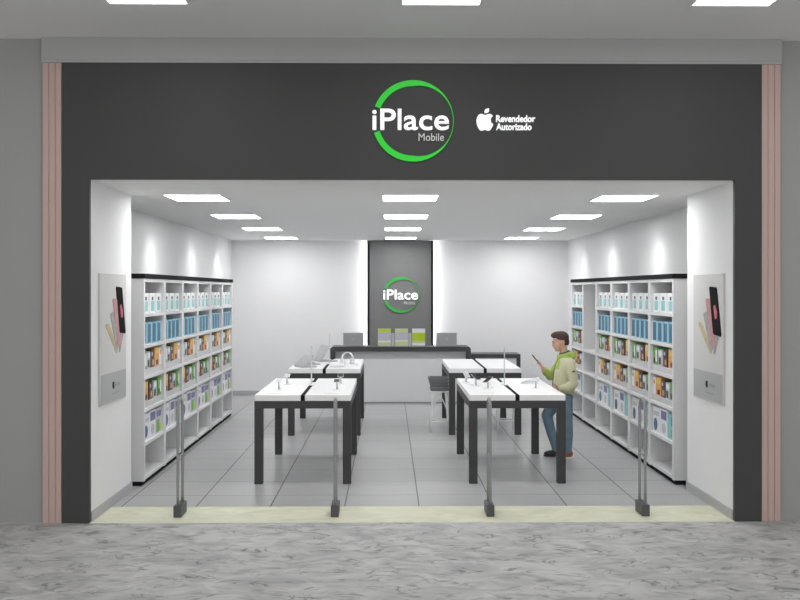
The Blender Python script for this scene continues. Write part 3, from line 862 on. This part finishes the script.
for k in range(4):
    L = (.062, .074, .078, .070)[k]
    base = LH+Vector((0, .1, 1)).normalized()*((k-1.5)*.0185)
    limb(bd, finger(base, (-.8, .6, .0), (-.4, .8, -.1), (.1, .9, -.1), L, .0098), 8)
limb(bd, finger(LW*.5+LH*.5+Vector((-.01, 0, .034)), (-.6, .2, .8), (-.7, .4, .4), (-.6, .6, .2), .058, .0112), 8)
body = fuse(bd, .0055, 3, 'body')
body.materials.clear(); body.materials.append(M['skin'])
bo = link('body', body, pr)
# eyes, brows
for s_ in (-1, 1):
    e = MB().ball(H_(-.0815, s_*.030, .000), .007, .0115, .0048, 12).build('eye', M['dark_screen'], pr)
    MB().ball(H_(-.092, s_*.031, .020), .007, .020, .005, 12, Matrix.Rotation(s_*-.2, 4, 'Z')).build('eyebrow', M['hair'], pr)
# hair: short, fuller on the top, swept up at the front
hb = MB()
hb.ball(H_(.030, 0, .050), .103, .083, .090, 28, tiltm)
hb.ball(H_(-.018, 0, .102), .085, .066, .042, 24, tiltm)
hb.ball(H_(-.062, 0, .096), .034, .054, .034, 20, tiltm)
hb.ball(H_(.075, 0, -.005), .052, .066, .070, 20, tiltm)
me = bpy.data.meshes.new('hair'); hb.bm.to_mesh(me); hb.bm.free()
o = bpy.data.objects.new('re', me); COL.objects.link(o)
r = o.modifiers.new('re', 'REMESH'); r.mode = 'VOXEL'; r.voxel_size = .007
sm = o.modifiers.new('sm', 'SMOOTH'); sm.factor = .5; sm.iterations = 4
hm = evaluated(o); bpy.data.objects.remove(o)
# keep the hair off the face and ears
bmm = bmesh.new(); bmm.from_mesh(hm)
inv = tiltm.inverted()
kill = []
for v in bmm.verts:
    q_ = inv @ (v.co-Vector((hx, 0, hz_)))
    if (q_.x < -.045 and q_.z < .060) or (q_.x < .045 and q_.z < .022) or q_.z < -.060: kill.append(v)
bmesh.ops.delete(bmm, geom=kill, context='VERTS'); bmm.to_mesh(hm); bmm.free()
hm.materials.clear(); hm.materials.append(M['hair'])
for p in hm.polygons: p.use_smooth = True
hair_o = link('hair', hm, pr)
sd = hair_o.modifiers.new('thick', 'SOLIDIFY'); sd.thickness = .008; sd.offset = -1
# jacket
jb = MB()
rings = [(.775, .030, .118, .160), (.82, .035, .138, .172), (.90, .042, .146, .176), (1.0, .048, .146, .176), (1.12, .058, .142, .186), (1.22, .066, .128, .190), (1.285, .070, .105, .165), (1.33, .070, .082, .105), (1.375, .062, .066, .072)]
prev = None
for z, cx_, rx, ry in rings:
    cur = [jb.bm.verts.new((cx_+rx*math.cos(a*PI/16), ry*math.sin(a*PI/16), z)) for a in range(32)]
    if prev:
        for a in range(32): jb.bm.faces.new((prev[a], prev[(a+1) % 32], cur[(a+1) % 32], cur[a]))
    else: jb.bm.faces.new(cur[::-1])
    prev = cur
jb.bm.faces.new(prev)
def sleeve(pts):
    jb.tube([p[:3] for p in pts], [p[3] for p in pts], 16)
    for p in pts[:-1]: jb.ball(p[:3], p[3]*1.01, p[3]*1.01, p[3]*1.01, 16)
sleeve([(.065, .10, 1.27, .070), (.055, .185, 1.235, .076), (-.03, .215, 1.12, .068), (-.10, .215, 1.05, .064), (-.155, .18, 1.10, .056), (-.198, .140, 1.148, .044)])
sleeve([(.070, -.10, 1.27, .070), (.085, -.185, 1.225, .078), (.115, -.225, 1.08, .070), (.12, -.235, .985, .067), (.05, -.235, .93, .058), (-.055, -.198, .915, .046)])
bmesh.ops.recalc_face_normals(jb.bm, faces=jb.bm.faces[:])
me = bpy.data.meshes.new('jacket'); jb.bm.to_mesh(me); jb.bm.free()
o = bpy.data.objects.new('re', me); COL.objects.link(o)
r = o.modifiers.new('re', 'REMESH'); r.mode = 'VOXEL'; r.voxel_size = .009
sm = o.modifiers.new('sm', 'SMOOTH'); sm.factor = .5; sm.iterations = 6
jm = evaluated(o); bpy.data.objects.remove(o)
for p in jm.polygons: p.use_smooth = True
jm.materials.clear()
for m_ in ('jacket', 'jacket_green'): jm.materials.append(M[m_])
bmm = bmesh.new(); bmm.from_mesh(jm)
for co, no in (((-.02, 0, 0), (1, 0, 0)), ((0, 0, 1.16), (0, 0, 1)), ((0, -.12, 0), (0, 1, 0)), ((0, 0, 1.315), (0, 0, 1)), ((0, .10, 0), (0, 1, 0)), ((.06, 0, 0), (1, 0, 0)), ((.155, 0, 0), (1, 0, 0)), ((0, 0, 1.08), (0, 0, 1)), ((0, -.20, 0), (0, 1, 0))):
    bmesh.ops.bisect_plane(bmm, geom=bmm.verts[:]+bmm.edges[:]+bmm.faces[:], plane_co=co, plane_no=no, dist=.0005)
bmm.to_mesh(jm); bmm.free()
for p in jm.polygons:
    c = p.center
    green = (c.y > .10 and c.x < .06) or c.z > 1.315 or (c.x > .155 and c.z > 1.08 and c.y > -.20) or (c.x < -.02 and c.z > 1.16 and c.y > -.12)
    p.material_index = 1 if green else 0
jo = link('jacket', jm, pr)
hd = MB()
hd.ball((.135, 0, 1.325), .060, .105, .070, 24, Matrix.Rotation(math.radians(25), 4, 'Y'))
hd.tube([(.06+.085*math.cos(a*2*PI/20), .088*math.sin(a*2*PI/20), 1.345+.025*math.cos(a*2*PI/20)) for a in range(20)], .030, 10, True)
hd.build('hood', M['jacket_green'], jo)
MB().tube([(.052+.058*math.cos(a*2*PI/20), .060*math.sin(a*2*PI/20), 1.375+.02*math.cos(a*2*PI/20)) for a in range(20)], .014, 8, True).build('collar', M['jacket_dark'], jo)
MB().tube([(-.030, 0, 1.30), (-.066, 0, 1.2), (-.086, 0, 1.12), (-.099, 0, 1.0), (-.104, 0, .88), (-.098, 0, .80)], .007, 8).build('zip', M['jacket_dark'], jo)
hem = MB()
hem.tube([(.032+.118*math.cos(a*2*PI/28), .158*math.sin(a*2*PI/28), .772) for a in range(28)], .022, 8, True)
hem.build('hem_band', M['jacket'], jo)
MB().box(.10, -.304, 1.14, .135, -.292, 1.16, .003, 1).build('sleeve_badge', M['jacket_dark'], jo)
# jeans
jb = MB()
loft(jb, [(.74, .022, 0, .112, .150), (.80, .030, 0, .128, .166), (.86, .036, 0, .124, .164), (.92, .040, 0, .118, .160)])
limb(jb, [(.040, -.085, .80, .105), (.055, -.095, .63, .090), (.075, -.095, .48, .070), (.085, -.095, .30, .064), (.080, -.095, .15, .055), (.078, -.095, .10, .056)])
limb(jb, [(.015, .085, .80, .105), (-.075, .09, .68, .092), (-.165, .09, .54, .073), (-.122, .07, .35, .065), (-.062, .058, .15, .055), (-.050, .055, .10, .056)])
jm = fuse(jb, .009, 4, 'jeans'); jm.materials.clear(); jm.materials.append(M['denim'])
link('jeans', jm, pr)
def shoe(x, y, m, label):
    b_ = MB()
    b_.ball((x-.04, y, .040), .115, .046, .042, 20)
    b_.ball((x+.030, y, .062), .052, .044, .055, 16)
    for v in b_.bm.verts: v.co.z = max(.010, v.co.z)
    o = b_.build('shoe', M[m], pr); o['label'] = label
    s2 = MB(); s2.prism([(x-.04+.120*math.cos(a*PI/12), y+.049*math.sin(a*PI/12)) for a in range(24)], 0.001, .018, 'z')
    s2.build('sole', M['shoe_dark'] if m == 'shoe_dark' else M['pack_white'], o)
shoe(.065, -.098, 'shoe_red', 'reddish brown shoe')
shoe(-.055, .052, 'shoe_dark', 'dark shoe')
# phone in the right hand
sp = thing('smartphone', 'dark smartphone held up in the right hand of the person', 'phone', (PX-.272, PYY+.086, 1.228), 0)
m = Matrix.Rotation(math.radians(-38), 4, 'Y')
pc = MB().box(-.005, -.036, 0, .004, .036, .142, .003, 2, m).build('case', M['shoe_dark'], sp)
MB().box(.004, -.032, .008, .005, .032, .134, mtx=m).build('screen', M['dark_screen'], sp)

# ------------------------------------------------------------------ light from the ceiling along the side walls
def spot(name, loc, power, size=75, to=(0, 0, -1)):
    l = bpy.data.lights.new(name, 'SPOT'); l.energy = power; l.spot_size = math.radians(size); l.spot_blend = 1.0
    l.shadow_soft_size = .12
    o = bpy.data.objects.new(name, l); COL.objects.link(o); o.location = loc
    o.rotation_euler = Vector(to).to_track_quat('-Z', 'Y').to_euler()
for y in (4.25, 7.05, 9.45):
    spot('wall_washer', (WL+.45, y, HC-.04), 26, 96, (-.36, 0, -1))
    spot('wall_washer', (WR-.45, y, HC-.04), 26, 96, (.36, 0, -1))
spot('wall_washer', (XL+.20, 1.38, HC-.05), 14, 70, (-.15, 0, -1))
spot('wall_washer', (XR-.20, 1.38, HC-.05), 14, 70, (.15, 0, -1))

w = bpy.data.worlds.new('world'); S.world = w; w.use_nodes = True
bg = w.node_tree.nodes['Background']
bg.inputs[0].default_value = (1, 1, 1, 1); bg.inputs[1].default_value = WORLD_E

# ------------------------------------------------------------------ camera
cd = bpy.data.cameras.new('camera'); cam = bpy.data.objects.new('camera', cd); COL.objects.link(cam)
cd.sensor_fit = 'HORIZONTAL'; cd.sensor_width = 36; cd.lens = 36*975/800
cd.shift_y = -10/800
cam.location = (0, -9.277, 2.2)
cam.rotation_euler = (PI/2, 0, -math.atan(11/975))
cd.clip_end = 100
S.camera = cam
S.view_settings.view_transform = 'Standard'; S.view_settings.look = 'None'
S.view_settings.exposure = 0.0; S.view_settings.gamma = 1.0; S.view_settings.use_curve_mapping = False
S.cycles.max_bounces = 10; S.cycles.diffuse_bounces = 6
S.cycles.use_denoising = True
